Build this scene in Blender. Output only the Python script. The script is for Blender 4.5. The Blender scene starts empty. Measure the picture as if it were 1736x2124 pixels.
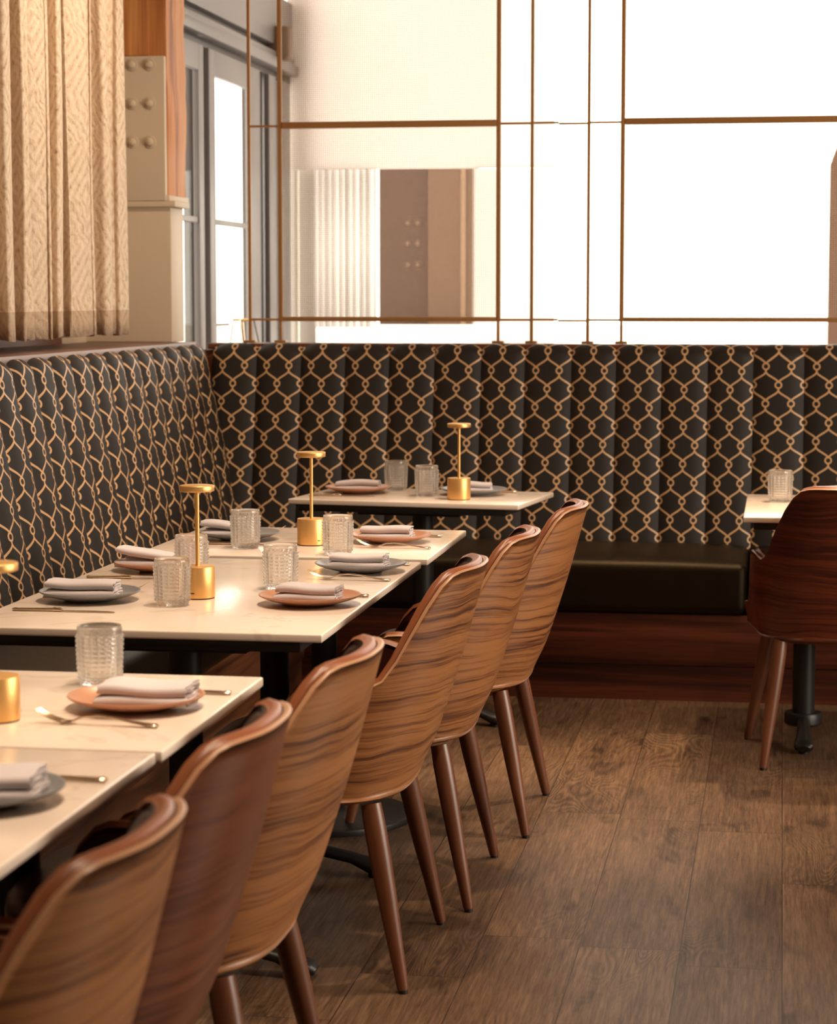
import bpy, bmesh, math, random
from mathutils import Vector, Matrix
PI = math.pi
random.seed(7)
sc = bpy.context.scene
COL = sc.collection

# ------------------------------------------------------------------ helpers
def link(o):
    COL.objects.link(o); return o

def obj(name, me, mat=None, parent=None, loc=None, rotz=None):
    """one mesh object from a bmesh or a mesh"""
    if isinstance(me, bmesh.types.BMesh):
        m = bpy.data.meshes.new(name); me.to_mesh(m); me.free(); me = m
    o = bpy.data.objects.new(name, me)
    if mat is not None:
        me.materials.clear(); me.materials.append(mat)
    if parent is not None: o.parent = parent
    if loc is not None: o.location = loc
    if rotz is not None: o.rotation_euler = (0, 0, rotz)
    return link(o)

def tag(o, label, cat, group=None, kind=None):
    o['label'] = label; o['category'] = cat
    if group: o['group'] = group
    if kind: o['kind'] = kind
    return o

def thing(name, label, cat, loc=(0, 0, 0), rotz=0.0, group=None, kind=None):
    o = bpy.data.objects.new(name, None)
    o.empty_display_size = 0.05
    o.location = loc; o.rotation_euler = (0, 0, rotz)
    link(o)
    return tag(o, label, cat, group, kind)

def struct(name, me, mat, label=None):
    o = obj(name, me, mat)
    o['kind'] = 'structure'
    if label:
        o['label'] = label; o['category'] = name.split('_')[0]
    return o

def dup(root, loc, rotz, label, group=None):
    r = root.copy(); COL.objects.link(r)
    r.location = loc; r.rotation_euler = (0, 0, rotz)
    r['label'] = label
    if group: r['group'] = group
    for ch in list(root.children):
        c = ch.copy(); COL.objects.link(c); c.parent = r
        for g in list(ch.children):
            d = g.copy(); COL.objects.link(d); d.parent = c
    return r

def smooth(me, ang=None):
    for p in me.polygons: p.use_smooth = True
    if ang is not None:
        try: me.set_sharp_from_angle(angle=math.radians(ang))
        except Exception: pass
    return me

def tomesh(bm, name='m', sm=True, ang=40):
    m = bpy.data.meshes.new(name); bm.to_mesh(m); bm.free()
    if sm: smooth(m, ang)
    return m

def box(bm, x0, x1, y0, y1, z0, z1, bev=0.0, seg=2):
    b = bmesh.new()
    bmesh.ops.create_cube(b, size=1)
    for v in b.verts:
        v.co = Vector(((x0 + x1) / 2 + v.co.x * (x1 - x0), (y0 + y1) / 2 + v.co.y * (y1 - y0), (z0 + z1) / 2 + v.co.z * (z1 - z0)))
    if bev > 0:
        bmesh.ops.bevel(b, geom=list(b.edges), offset=bev, segments=seg, profile=0.5, affect='EDGES')
    m = bpy.data.meshes.new('t'); b.to_mesh(m); b.free()
    bm.from_mesh(m); bpy.data.meshes.remove(m)
    return bm

def boxm(*a, **k):
    ang = 30
    return tomesh(box(bmesh.new(), *a, **k), ang=ang)

def lathe(bm, prof, n=32, c=(0, 0, 0), rfun=None):
    """prof list of (r,z)"""
    rings = []
    for (r, z) in prof:
        if r < 1e-6:
            rings.append([bm.verts.new((c[0], c[1], c[2] + z))])
        else:
            rings.append([bm.verts.new((c[0] + r * math.cos(2 * PI * i / n), c[1] + r * math.sin(2 * PI * i / n), c[2] + z)) for i in range(n)])
    for a, b in zip(rings, rings[1:]):
        for i in range(n):
            j = (i + 1) % n
            if len(a) == 1 and len(b) == 1: continue
            if len(a) == 1: bm.faces.new((a[0], b[j], b[i]))
            elif len(b) == 1: bm.faces.new((a[i], a[j], b[0]))
            else: bm.faces.new((a[i], a[j], b[j], b[i]))
    return bm

def tube(bm, pts, radii, n=16, flat=None, cap=True):
    """tapered tube along pts; flat = list of (rw, rh) per point with width across local side axis"""
    pts = [Vector(p) for p in pts]
    N = len(pts); rings = []
    for i, p in enumerate(pts):
        t = (pts[min(i + 1, N - 1)] - pts[max(i - 1, 0)]).normalized()
        ref = Vector((0, 0, 1)) if abs(t.z) < 0.9 else Vector((1, 0, 0))
        s = t.cross(ref).normalized(); u = s.cross(t).normalized()
        rw, rh = (radii[i], radii[i]) if flat is None else flat[i]
        rings.append([bm.verts.new(p + s * (rw * math.cos(2 * PI * k / n)) + u * (rh * math.sin(2 * PI * k / n))) for k in range(n)])
    for a, b in zip(rings, rings[1:]):
        for i in range(n):
            j = (i + 1) % n
            bm.faces.new((a[i], a[j], b[j], b[i]))
    if cap:
        bm.faces.new(list(reversed(rings[0]))); bm.faces.new(rings[-1])
    return bm

def grid(P, uv=None, name='grid'):
    """P[i][j] -> points ; returns mesh with uv"""
    n, m = len(P), len(P[0])
    me = bpy.data.meshes.new(name)
    vs = [tuple(P[i][j]) for i in range(n) for j in range(m)]
    fs = [(i * m + j, (i + 1) * m + j, (i + 1) * m + j + 1, i * m + j + 1) for i in range(n - 1) for j in range(m - 1)]
    me.from_pydata(vs, [], fs)
    if uv:
        ul = me.uv_layers.new(name='UVMap')
        for l in me.loops:
            v = l.vertex_index
            ul.data[l.index].uv = uv(v // m, v % m)
    smooth(me)
    return me

# ------------------------------------------------------------------ materials
class NT:
    def __init__(self, name):
        self.m = bpy.data.materials.new(name); self.m.use_nodes = True
        self.t = self.m.node_tree; self.b = self.t.nodes['Principled BSDF']
        self.out = self.t.nodes['Material Output']
    def n(self, ty, **k):
        nd = self.t.nodes.new(ty)
        for a, v in k.items(): setattr(nd, a, v)
        return nd
    def l(self, a, b): self.t.links.new(a, b)
    def math(self, op, a, b=None, c=None, clamp=False):
        nd = self.n('ShaderNodeMath', operation=op); nd.use_clamp = clamp
        for i, v in enumerate((a, b, c)):
            if v is None: continue
            if isinstance(v, (int, float)): nd.inputs[i].default_value = v
            else: self.l(v, nd.inputs[i])
        return nd.outputs[0]
    def mix(self, f, a, b):
        nd = self.n('ShaderNodeMix', data_type='RGBA')
        for s, v in ((nd.inputs[0], f), (nd.inputs[6], a), (nd.inputs[7], b)):
            if isinstance(v, (int, float)): s.default_value = v
            elif isinstance(v, tuple): s.default_value = (*v, 1) if len(v) == 3 else v
            else: self.l(v, s)
        return nd.outputs[2]
    def ramp(self, f, stops, interp='LINEAR'):
        nd = self.n('ShaderNodeValToRGB'); r = nd.color_ramp; r.interpolation = interp
        while len(r.elements) < len(stops): r.elements.new(0.5)
        for e, (p, c) in zip(r.elements, stops):
            e.position = p; e.color = (*c, 1) if len(c) == 3 else c
        self.l(f, nd.inputs[0]); return nd.outputs[0]
    def coord(self, which='Object', scale=(1, 1, 1), loc=(0, 0, 0), rot=(0, 0, 0)):
        tc = self.n('ShaderNodeTexCoord'); mp = self.n('ShaderNodeMapping')
        mp.inputs['Scale'].default_value = scale; mp.inputs['Location'].default_value = loc
        mp.inputs['Rotation'].default_value = rot
        self.l(tc.outputs[which], mp.inputs[0]); return mp.outputs[0]
    def world(self, scale=(1, 1, 1)):
        g = self.n('ShaderNodeNewGeometry'); mp = self.n('ShaderNodeMapping')
        mp.inputs['Scale'].default_value = scale
        self.l(g.outputs['Position'], mp.inputs[0]); return mp.outputs[0]
    def noise(self, v, scale, detail=3, rough=0.5, w=None, dist=0.0):
        nd = self.n('ShaderNodeTexNoise')
        if w is not None:
            nd.noise_dimensions = '4D'; self.l(w, nd.inputs['W'])
        self.l(v, nd.inputs['Vector']); nd.inputs['Scale'].default_value = scale
        nd.inputs['Detail'].default_value = detail; nd.inputs['Roughness'].default_value = rough
        nd.inputs['Distortion'].default_value = dist
        return nd.outputs['Fac']
    def bump(self, h, strength=0.3, dist=0.01):
        nd = self.n('ShaderNodeBump'); nd.inputs['Strength'].default_value = strength
        nd.inputs['Distance'].default_value = dist
        self.l(h, nd.inputs['Height']); self.l(nd.outputs[0], self.b.inputs['Normal']); return nd
    def set(self, **k):
        names = dict(col='Base Color', rough='Roughness', metal='Metallic', spec='Specular IOR Level', trans='Transmission Weight', ior='IOR', coat='Coat Weight', coatr='Coat Roughness', alpha='Alpha', sheen='Sheen Weight', em='Emission Color', es='Emission Strength')
        for a, v in k.items():
            s = self.b.inputs[names[a]]
            if isinstance(v, (int, float)): s.default_value = v
            elif isinstance(v, tuple): s.default_value = (*v, 1)
            else: self.l(v, s)
        return self

def simple(name, col, rough=0.5, metal=0.0, **k):
    return NT(name).set(col=col, rough=rough, metal=metal, **k).m

def srgb(r, g, b):
    f = lambda c: (c / 255 / 12.92) if c / 255 <= 0.04045 else ((c / 255 + 0.055) / 1.055) ** 2.4
    return (f(r), f(g), f(b))

def wood_uv(name, light, mid, dark, rough=0.35, amt=1.0, coat=0.15):
    """walnut veneer, grain along u (metres), v = height (metres)"""
    N = NT(name)
    info = N.n('ShaderNodeObjectInfo')
    w = N.math('MULTIPLY', info.outputs['Random'], 40.0)
    uv = N.n('ShaderNodeTexCoord').outputs['UV']
    wav = N.noise(N.coord('UV', (3.0, 5.0, 1)), 1.0, 2, 0.5, w)
    wav2 = N.noise(N.coord('UV', (9.0, 14.0, 1)), 1.0, 2, 0.5, w)
    sep = N.n('ShaderNodeSeparateXYZ'); N.l(uv, sep.inputs[0])
    dv = N.math('ADD', N.math('MULTIPLY', wav, 0.070), N.math('MULTIPLY', wav2, 0.010))
    v = N.math('ADD', sep.outputs[1], dv)
    def streak(fu, fv, det, ro):
        c = N.n('ShaderNodeCombineXYZ'); N.l(N.math('MULTIPLY', sep.outputs[0], fu), c.inputs[0]); N.l(N.math('MULTIPLY', v, fv), c.inputs[1])
        return N.noise(c.outputs[0], 1.0, det, ro, w)
    broad = streak(0.9, 13.0, 2, 0.5); medium = streak(2.4, 78.0, 5, 0.75); fine = streak(6.0, 380.0, 3, 0.75)
    lines = N.math('POWER', N.math('SUBTRACT', 1.0, N.math('ABSOLUTE', N.math('MULTIPLY', N.math('SUBTRACT', streak(0.7, 46.0, 2, 0.5), 0.5), 7.0)), clamp=True), 3.0)
    f = N.math('ADD', N.math('MULTIPLY', broad, 0.40), N.math('MULTIPLY', medium, 0.62))
    f = N.math('ADD', f, N.math('MULTIPLY', fine, 0.46))
    f = N.math('SUBTRACT', f, N.math('MULTIPLY', N.math('MULTIPLY', lines, streak(3.0, 9.0, 2, 0.5)), 0.30))
    f = N.math('ADD', N.math('MULTIPLY', N.math('SUBTRACT', f, 0.685), 2.1 * amt), 0.54)
    col = N.ramp(f, [(0.18, dark), (0.42, mid), (0.64, light), (0.95, tuple(c * 1.18 for c in light))])
    vor = N.n('ShaderNodeTexVoronoi'); vor.voronoi_dimensions = '4D'
    N.l(N.coord('UV', (1.0, 1.7, 1)), vor.inputs['Vector']); N.l(w, vor.inputs['W']); vor.inputs['Scale'].default_value = 3.6
    k2 = N.math('SUBTRACT', 1.0, N.math('MULTIPLY', vor.outputs['Distance'], 16.0), clamp=True)
    col = N.mix(N.math('MULTIPLY', k2, 0.85), col, dark)
    N.set(col=col, rough=rough, coat=coat, coatr=0.25)
    N.bump(fine, 0.10, 0.002)
    return N.m

def wood_obj(name, light, mid, dark, axis='x', rough=0.4, scale=1.0, coat=0.0, bumps=0.15, con=1.0):
    """solid wood with grain along an object axis"""
    N = NT(name)
    st = {'x': (0.5, 9, 9), 'y': (9, 0.5, 9), 'z': (9, 9, 0.5)}[axis]
    st2 = {'x': (3, 120, 120), 'y': (120, 3, 120), 'z': (120, 120, 3)}[axis]
    info = N.n('ShaderNodeObjectInfo')
    w = N.math('MULTIPLY', info.outputs['Random'], 30.0)
    b = N.noise(N.coord('Object', tuple(s * scale for s in st)), 1.0, 3, 0.6, w, 0.6)
    f = N.noise(N.coord('Object', tuple(s * scale for s in st2)), 1.0, 3, 0.6, w)
    ring = N.math('PINGPONG', N.math('MULTIPLY', b, 7.0), 1.0)
    t = N.math('ADD', N.math('MULTIPLY', b, 0.6), N.math('MULTIPLY', f, 0.25))
    t = N.math('ADD', t, N.math('MULTIPLY', ring, 0.18))
    t = N.math('ADD', N.math('MULTIPLY', N.math('SUBTRACT', t, 0.52), con), 0.52)
    col = N.ramp(t, [(0.3, dark), (0.5, mid), (0.72, light)])
    N.set(col=col, rough=rough, coat=coat, coatr=0.2)
    N.bump(f, bumps, 0.002)
    return N.m

M = {}
M['shell'] = wood_uv('walnut veneer', (0.33, 0.135, 0.045), (0.20, 0.072, 0.023), (0.055, 0.016, 0.006), rough=0.45)
M['shell_red'] = wood_uv('mahogany veneer', (0.17, 0.052, 0.020), (0.10, 0.026, 0.011), (0.040, 0.009, 0.005), rough=0.35, amt=0.6)
M['shell_shaded'] = wood_uv('shaded red veneer', (0.125, 0.024, 0.007), (0.070, 0.008, 0.003), (0.024, 0.003, 0.0015), rough=0.38)  # red veneer, darkened to carry the shadow side of the right chair
M['leg'] = wood_obj('walnut leg', (0.17, 0.062, 0.026), (0.13, 0.043, 0.018), (0.080, 0.024, 0.010), 'z', rough=0.38, coat=0.15, bumps=0.05)
M['leather'] = NT('burgundy leather').set(col=(0.060, 0.010, 0.006), rough=0.40, spec=0.45).m
M['piping'] = NT('tan leather edge').set(col=(0.24, 0.075, 0.028), rough=0.36, spec=0.5).m
M['ply'] = simple('plywood edge', (0.42, 0.22, 0.12), 0.35)
M['glide'] = simple('black plastic glide', (0.01, 0.01, 0.01), 0.5)
M['black'] = NT('black powder coat').set(col=(0.012, 0.011, 0.011), rough=0.42, spec=0.4).m
M['base_wood'] = wood_obj('banquette walnut', (0.130, 0.030, 0.010), (0.060, 0.012, 0.005), (0.018, 0.004, 0.002), 'x', rough=0.38, scale=0.9, con=2.4)
M['base_wood_y'] = wood_obj('banquette walnut side', (0.17, 0.065, 0.024), (0.095, 0.032, 0.012), (0.032, 0.010, 0.004), 'y', rough=0.4, scale=0.9, con=2.4)
M['ledge'] = wood_obj('ledge wood', (0.26, 0.15, 0.115), (0.20, 0.11, 0.085), (0.14, 0.07, 0.05), 'y', rough=0.4)
M['ledge_x'] = wood_obj('ledge wood back', (0.22, 0.075, 0.028), (0.16, 0.05, 0.02), (0.09, 0.028, 0.012), 'x', rough=0.4)
M['post'] = wood_obj('rough timber', (0.72, 0.33, 0.10), (0.55, 0.21, 0.058), (0.26, 0.075, 0.018), 'z', rough=0.6, scale=0.8, con=1.8)
M['cast'] = NT('painted steel').set(col=(0.60, 0.48, 0.35), rough=0.5).m
M['grey'] = NT('grey painted frame').set(col=(0.25, 0.235, 0.235), rough=0.4).m
M['darkgrey'] = NT('dark bronze frame').set(col=(0.045, 0.032, 0.027), rough=0.45).m
M['bronze'] = NT('bronze bar').set(col=(0.40, 0.20, 0.065), rough=0.45, metal=0.2).m
M['gold'] = NT('satin gold metal').set(col=(0.90, 0.54, 0.20), rough=0.42, metal=0.85).m
M['cutlery'] = NT('champagne steel').set(col=(0.78, 0.62, 0.45), rough=0.16, metal=1.0).m
M['slot'] = simple('black slot', (0.005, 0.005, 0.005), 0.6)
M['white_wall'] = simple('white paint', (0.80, 0.76, 0.70), 0.7)
M['dim_wall'] = simple('warm dim paint', (0.30, 0.22, 0.16), 0.8)
M['ceil'] = simple('ceiling paint', (0.45, 0.36, 0.28), 0.85)

def seat_leather():
    N = NT('black seat leather')
    h = N.noise(N.coord('Object'), 260, 3, 0.6)
    h2 = N.noise(N.coord('Object'), 14, 3, 0.5)
    col = N.mix(h2, (0.004, 0.003, 0.0025), (0.012, 0.008, 0.005))
    N.set(col=col, rough=N.math('ADD', N.math('MULTIPLY', h, 0.2), 0.26), spec=0.5)
    N.b.inputs['Specular Tint'].default_value = (1.0, 0.72, 0.38, 1); N.set(spec=0.34)  # tint puts the warm light's bronze highlight into the leather
    N.bump(h, 0.35, 0.002); return N.m
M['seat'] = seat_leather()

def fabric():
    N = NT('ogee lattice vinyl')
    tc = N.n('ShaderNodeTexCoord'); sep = N.n('ShaderNodeSeparateXYZ'); N.l(tc.outputs['UV'], sep.inputs[0])
    u, v = sep.outputs[0], sep.outputs[1]
    P, Q = 0.093, 0.139
    uu = N.math('PINGPONG', u, 0.5); vv = N.math('PINGPONG', v, 0.5)
    v2 = N.math('MULTIPLY', N.math('FRACT', v), 2.0)
    t = N.math('FRACT', v2); flip = N.math('GREATER_THAN', v2, 1.0)
    q = N.math('DIVIDE', N.math('SUBTRACT', t, 0.11), 0.62, clamp=True)
    G = N.math('MULTIPLY', N.math('MULTIPLY', q, q), N.math('SUBTRACT', 3.0, N.math('MULTIPLY', q, 2.0)))
    # ogee: leaves the lower ring slanting, arrives upright under the upper ring
    g = N.math('ABSOLUTE', N.math('SUBTRACT', N.math('MULTIPLY', flip, 0.5), N.math('MULTIPLY', G, 0.5)))
    sl = N.math('MULTIPLY', N.math('MULTIPLY', q, N.math('SUBTRACT', 1.0, q)), 6.0 / 0.62 * P / Q)
    nrm = N.math('SQRT', N.math('ADD', 1.0, N.math('MULTIPLY', sl, sl)))
    d = N.math('DIVIDE', N.math('MULTIPLY', N.math('ABSOLUTE', N.math('SUBTRACT', uu, g)), P), nrm)
    def dist(a, b):
        x = N.math('MULTIPLY', N.math('SUBTRACT', uu, a), P); y = N.math('MULTIPLY', N.math('SUBTRACT', vv, b), Q)
        return N.math('SQRT', N.math('ADD', N.math('MULTIPLY', x, x), N.math('MULTIPLY', y, y)))
    r = N.math('MINIMUM', dist(0, 0), dist(0.5, 0.5))
    line = N.math('LESS_THAN', d, 0.0034)
    line = N.math('MULTIPLY', line, N.math('GREATER_THAN', r, 0.0120))
    ring = N.math('LESS_THAN', N.math('ABSOLUTE', N.math('SUBTRACT', r, 0.0112)), 0.0031)
    mask = N.math('MAXIMUM', line, ring)
    wv = N.noise(tc.outputs['UV'], 60, 2, 0.6)
    gold = N.mix(wv, (0.58, 0.33, 0.155), (0.76, 0.48, 0.26))
    blk = N.mix(wv, (0.013, 0.009, 0.007), (0.020, 0.0145, 0.0115))
    N.set(col=N.mix(mask, blk, gold), rough=N.math('SUBTRACT', 0.62, N.math('MULTIPLY', mask, 0.22)), spec=0.4, sheen=0.0)
    N.bump(N.math('MULTIPLY', mask, 1.0), 0.25, 0.001)
    return N.m
M['fabric'] = fabric()

def stone():
    N = NT('cream quartz')
    c = N.world((1, 1, 1))
    a = N.noise(c, 2.3, 4, 0.6, None, 1.4)
    vein = N.math('SUBTRACT', 1.0, N.math('MULTIPLY', N.math('ABSOLUTE', N.math('SUBTRACT', a, 0.5)), 38.0), clamp=True)
    msk = N.math('GREATER_THAN', N.noise(c, 5.0, 2, 0.5), 0.52)
    vein = N.math('MULTIPLY', vein, N.math('MULTIPLY', msk, 0.30))
    cloud = N.noise(c, 4.0, 4, 0.6)
    base = N.mix(cloud, (0.70, 0.57, 0.47), (0.84, 0.73, 0.635))
    N.set(col=N.mix(vein, base, (0.36, 0.29, 0.22)), rough=0.18, spec=0.5)
    return N.m
M['stone'] = stone()

def curtain_mat():
    N = NT('woven jacquard curtain')
    uv = N.n('ShaderNodeTexCoord').outputs['UV']
    sep = N.n('ShaderNodeSeparateXYZ'); N.l(uv, sep.inputs[0])
    U, V = sep.outputs[0], sep.outputs[1]
    # diamond medallions, distorted
    wob = N.noise(uv, 9, 3, 0.6)
    du = N.math('ABSOLUTE', N.math('SUBTRACT', N.math('PINGPONG', N.math('ADD', N.math('MULTIPLY', U, 5.0), N.math('MULTIPLY', wob, 0.35)), 0.5), 0.0))
    dv = N.math('PINGPONG', N.math('ADD', N.math('MULTIPLY', V, 3.0), N.math('MULTIPLY', wob, 0.25)), 0.5)
    dd = N.math('ADD', du, dv)
    rings = N.math('PINGPONG', N.math('MULTIPLY', dd, 7.0), 0.5)
    fine = N.noise(N.coord('UV', (1.0, 0.45, 1)), 150, 3, 0.7)
    crk = N.noise(N.coord('UV', (1.0, 0.5, 1)), 48, 3, 0.7, None, 1.5)
    f = N.math('ADD', N.math('MULTIPLY', rings, 0.45), N.math('ADD', N.math('MULTIPLY', fine, 0.5), N.math('MULTIPLY', crk, 0.55)))
    col = N.ramp(f, [(0.38, (0.38, 0.26, 0.165)), (0.53, (0.70, 0.55, 0.41)), (0.80, (0.88, 0.75, 0.60))])
    hem = N.math('LESS_THAN', V, 0.085)
    col = N.mix(N.math('MULTIPLY', hem, 0.45), col, (0.30, 0.17, 0.08))
    N.set(col=col, rough=0.85, spec=0.2)
    N.bump(f, 0.9, 0.006); return N.m
M['curtain'] = curtain_mat()

def floor_mat():
    N = NT('oak vinyl planks')
    g = N.n('ShaderNodeNewGeometry'); sep = N.n('ShaderNodeSeparateXYZ'); N.l(g.outputs['Position'], sep.inputs[0])
    X, Y = sep.outputs[0], sep.outputs[1]
    W, L = 0.2165, 1.22
    px = N.math('DIVIDE', N.math('SUBTRACT', X, 0.020), W)
    row = N.math('FLOOR', px)
    wn = N.n('ShaderNodeTexWhiteNoise', noise_dimensions='1D'); N.l(row, wn.inputs['W'])
    off = wn.outputs['Value']
    py = N.math('ADD', N.math('DIVIDE', Y, L), off)
    coln = N.math('FLOOR', py)
    comb = N.n('ShaderNodeCombineXYZ'); N.l(row, comb.inputs[0]); N.l(coln, comb.inputs[1])
    wn2 = N.n('ShaderNodeTexWhiteNoise', noise_dimensions='3D'); N.l(comb.outputs[0], wn2.inputs['Vector'])
    rnd = wn2.outputs['Value']
    fx = N.math('FRACT', px); fy = N.math('FRACT', py)
    ex = N.math('MULTIPLY', N.math('MINIMUM', fx, N.math('SUBTRACT', 1.0, fx)), W)
    ey = N.math('MULTIPLY', N.math('MINIMUM', fy, N.math('SUBTRACT', 1.0, fy)), L)
    gap = N.math('LESS_THAN', N.math('MINIMUM', ex, ey), 0.0011)
    w = N.math('MULTIPLY', rnd, 50.0)
    # topographic grain with cathedral loops and knots
    c1 = N.world((5.0, 0.9, 1))
    h = N.noise(c1, 1.0, 2, 0.5, w, 0.5)
    c2 = N.world((14, 4, 1))
    hh = N.noise(c2, 1.0, 2, 0.5, w)
    s = N.math('ADD', N.math('MULTIPLY', h, 100.0), N.math('MULTIPLY', hh, 7.0))
    ring = N.math('PINGPONG', s, 1.0)
    fib = N.math('ADD', N.math('MULTIPLY', N.noise(N.world((150, 8, 1)), 1.0, 4, 0.75, w), 0.75), N.math('MULTIPLY', N.noise(N.world((55, 3.0, 1)), 1.0, 3, 0.6, w), 0.25))
    big = N.noise(N.world((3, 1.0, 1)), 1.0, 3, 0.6, w)
    spots = N.noise(N.world((7, 3, 1)), 1.0, 2, 0.5, w, 1.0)
    sp = N.math('MULTIPLY', N.math('SUBTRACT', spots, 0.60, clamp=True), 1.3)
    f = N.math('ADD', N.math('ADD', N.math('MULTIPLY', N.math('MULTIPLY', N.math('SUBTRACT', ring, 0.5), N.math('SUBTRACT', N.math('MULTIPLY', N.noise(N.world((2.5, 1.3, 1)), 1.0, 1, 0.5, w), 4.0), 1.95, clamp=True)), 0.20), 0.17), N.math('ADD', N.math('MULTIPLY', N.math('SUBTRACT', fib, 0.5), 0.95), 0.23))
    f = N.math('ADD', f, N.math('MULTIPLY', big, 0.44))
    f = N.math('SUBTRACT', f, sp)
    col = N.ramp(f, [(0.34, (0.014, 0.007, 0.004)), (0.50, (0.050, 0.026, 0.014)), (0.64, (0.102, 0.057, 0.031)), (0.85, (0.20, 0.118, 0.066))])
    tint = N.math('ADD', 0.88, N.math('MULTIPLY', rnd, 0.24))
    mul = N.n('ShaderNodeMix', data_type='RGBA', blend_type='MULTIPLY'); mul.inputs[0].default_value = 1.0
    cc = N.n('ShaderNodeCombineColor'); [N.l(tint, cc.inputs[i]) for i in range(3)]
    N.l(col, mul.inputs[6]); N.l(cc.outputs[0], mul.inputs[7])
    col = N.mix(gap, mul.outputs[2], (0.02, 0.01, 0.006))
    N.set(col=col, rough=N.math('SUBTRACT', 0.52, N.math('MULTIPLY', f, 0.14)), spec=0.28)
    bh = N.math('SUBTRACT', f, N.math('MULTIPLY', gap, 1.5))
    N.bump(bh, 0.22, 0.003)
    return N.m
M['floor'] = floor_mat()

def plate_mat(name, col, col2, rough=0.32):
    N = NT(name)
    sp = N.noise(N.coord('Object'), 420, 2, 0.7); cl = N.noise(N.coord('Object'), 22, 3, 0.5)
    c = N.mix(cl, col, col2)
    s = N.math('MULTIPLY', N.math('GREATER_THAN', sp, 0.68), 0.5)
    N.set(col=N.mix(s, c, tuple(x * 0.45 for x in col)), rough=rough, spec=0.5); return N.m
M['rust'] = plate_mat('terracotta glaze', (0.46, 0.215, 0.125), (0.56, 0.28, 0.17))
M['slate'] = plate_mat('grey glaze', (0.19, 0.19, 0.20), (0.27, 0.27, 0.28))

def linen():
    N = NT('mauve grey linen')
    h = N.noise(N.coord('Object', (1, 1, 1)), 500, 2, 0.6)
    N.set(col=N.mix(h, (0.53, 0.47, 0.48), (0.67, 0.61, 0.62)), rough=0.9, spec=0.15, sheen=0.2)
    N.bump(h, 0.3, 0.001); return N.m
M['linen'] = linen()

def glass_mat():
    N = NT('clear pressed glass')
    N.set(col=(1.0, 0.985, 0.96), rough=0.02, trans=1.0, ior=1.46)
    tr = N.n('ShaderNodeBsdfTransparent'); tr.inputs[0].default_value = (1, 0.985, 0.96, 1)
    mx = N.n('ShaderNodeMixShader'); mx.inputs[0].default_value = 0.78
    N.l(tr.outputs[0], mx.inputs[1]); N.l(N.b.outputs[0], mx.inputs[2])
    df = N.n('ShaderNodeBsdfTranslucent'); df.inputs[0].default_value = (1, 0.96, 0.9, 1)
    d2 = N.n('ShaderNodeBsdfDiffuse'); d2.inputs[0].default_value = (1, 0.96, 0.9, 1)
    m3 = N.n('ShaderNodeMixShader'); N.l(df.outputs[0], m3.inputs[1]); N.l(d2.outputs[0], m3.inputs[2])
    m2 = N.n('ShaderNodeMixShader'); m2.inputs[0].default_value = 0.06  # small white share mixed in to brighten the glass in place of sparkle
    N.l(mx.outputs[0], m2.inputs[1]); N.l(m3.outputs[0], m2.inputs[2]); N.l(m2.outputs[0], N.out.inputs[0])
    return N.m
M['glass'] = glass_mat()

def pane_mat():
    N = NT('window glass')
    gl = N.n('ShaderNodeBsdfGlossy'); gl.inputs['Roughness'].default_value = 0.02
    tr = N.n('ShaderNodeBsdfTransparent'); tr.inputs[0].default_value = (0.97, 0.97, 0.96, 1)
    mx = N.n('ShaderNodeMixShader'); mx.inputs[0].default_value = 0.06
    N.l(tr.outputs[0], mx.inputs[1]); N.l(gl.outputs[0], mx.inputs[2]); N.l(mx.outputs[0], N.out.inputs[0])
    return N.m
M['pane'] = pane_mat()

def mesh_mat():
    """fine woven metal / fabric mesh: see-through holes in a cream weave"""
    N = NT('cream woven mesh')
    g = N.n('ShaderNodeNewGeometry'); sep = N.n('ShaderNodeSeparateXYZ'); N.l(g.outputs['Position'], sep.inputs[0])
    a = N.math('PINGPONG', N.math('MULTIPLY', sep.outputs[0], 130.0), 0.5)
    b = N.math('PINGPONG', N.math('MULTIPLY', sep.outputs[2], 130.0), 0.5)
    hole = N.math('MULTIPLY', N.math('GREATER_THAN', a, 0.09), N.math('GREATER_THAN', b, 0.09))
    df = N.n('ShaderNodeBsdfDiffuse'); df.inputs[0].default_value = (0.26, 0.17, 0.11, 1)
    tl = N.n('ShaderNodeBsdfTranslucent'); tl.inputs[0].default_value = (0.34, 0.24, 0.16, 1)
    tr = N.n('ShaderNodeBsdfTransparent')
    m1 = N.n('ShaderNodeMixShader'); m1.inputs[0].default_value = 0.6
    N.l(df.outputs[0], m1.inputs[1]); N.l(tl.outputs[0], m1.inputs[2])
    m2 = N.n('ShaderNodeMixShader'); N.l(N.math('ADD', N.math('MULTIPLY', hole, 0.42), 0.54), m2.inputs[0])
    N.l(m1.outputs[0], m2.inputs[1]); N.l(tr.outputs[0], m2.inputs[2]); N.l(m2.outputs[0], N.out.inputs[0])
    return N.m
M['mesh'] = mesh_mat()

def shade_mat(name, c1, c2, w=0.55):
    N = NT(name)
    df = N.n('ShaderNodeBsdfDiffuse'); df.inputs[0].default_value = (*c1, 1)
    tl = N.n('ShaderNodeBsdfTranslucent'); tl.inputs[0].default_value = (*c2, 1)
    m1 = N.n('ShaderNodeMixShader'); m1.inputs[0].default_value = w
    N.l(df.outputs[0], m1.inputs[1]); N.l(tl.outputs[0], m1.inputs[2]); N.l(m1.outputs[0], N.out.inputs[0])
    return N.m
M['shade'] = shade_mat('cream roller shade', (0.83, 0.785, 0.75), (0.94, 0.90, 0.875), 0.595)
M['drape'] = shade_mat('cream sheer drape', (0.85, 0.80, 0.74), (0.96, 0.94, 0.93), 0.85)

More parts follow.
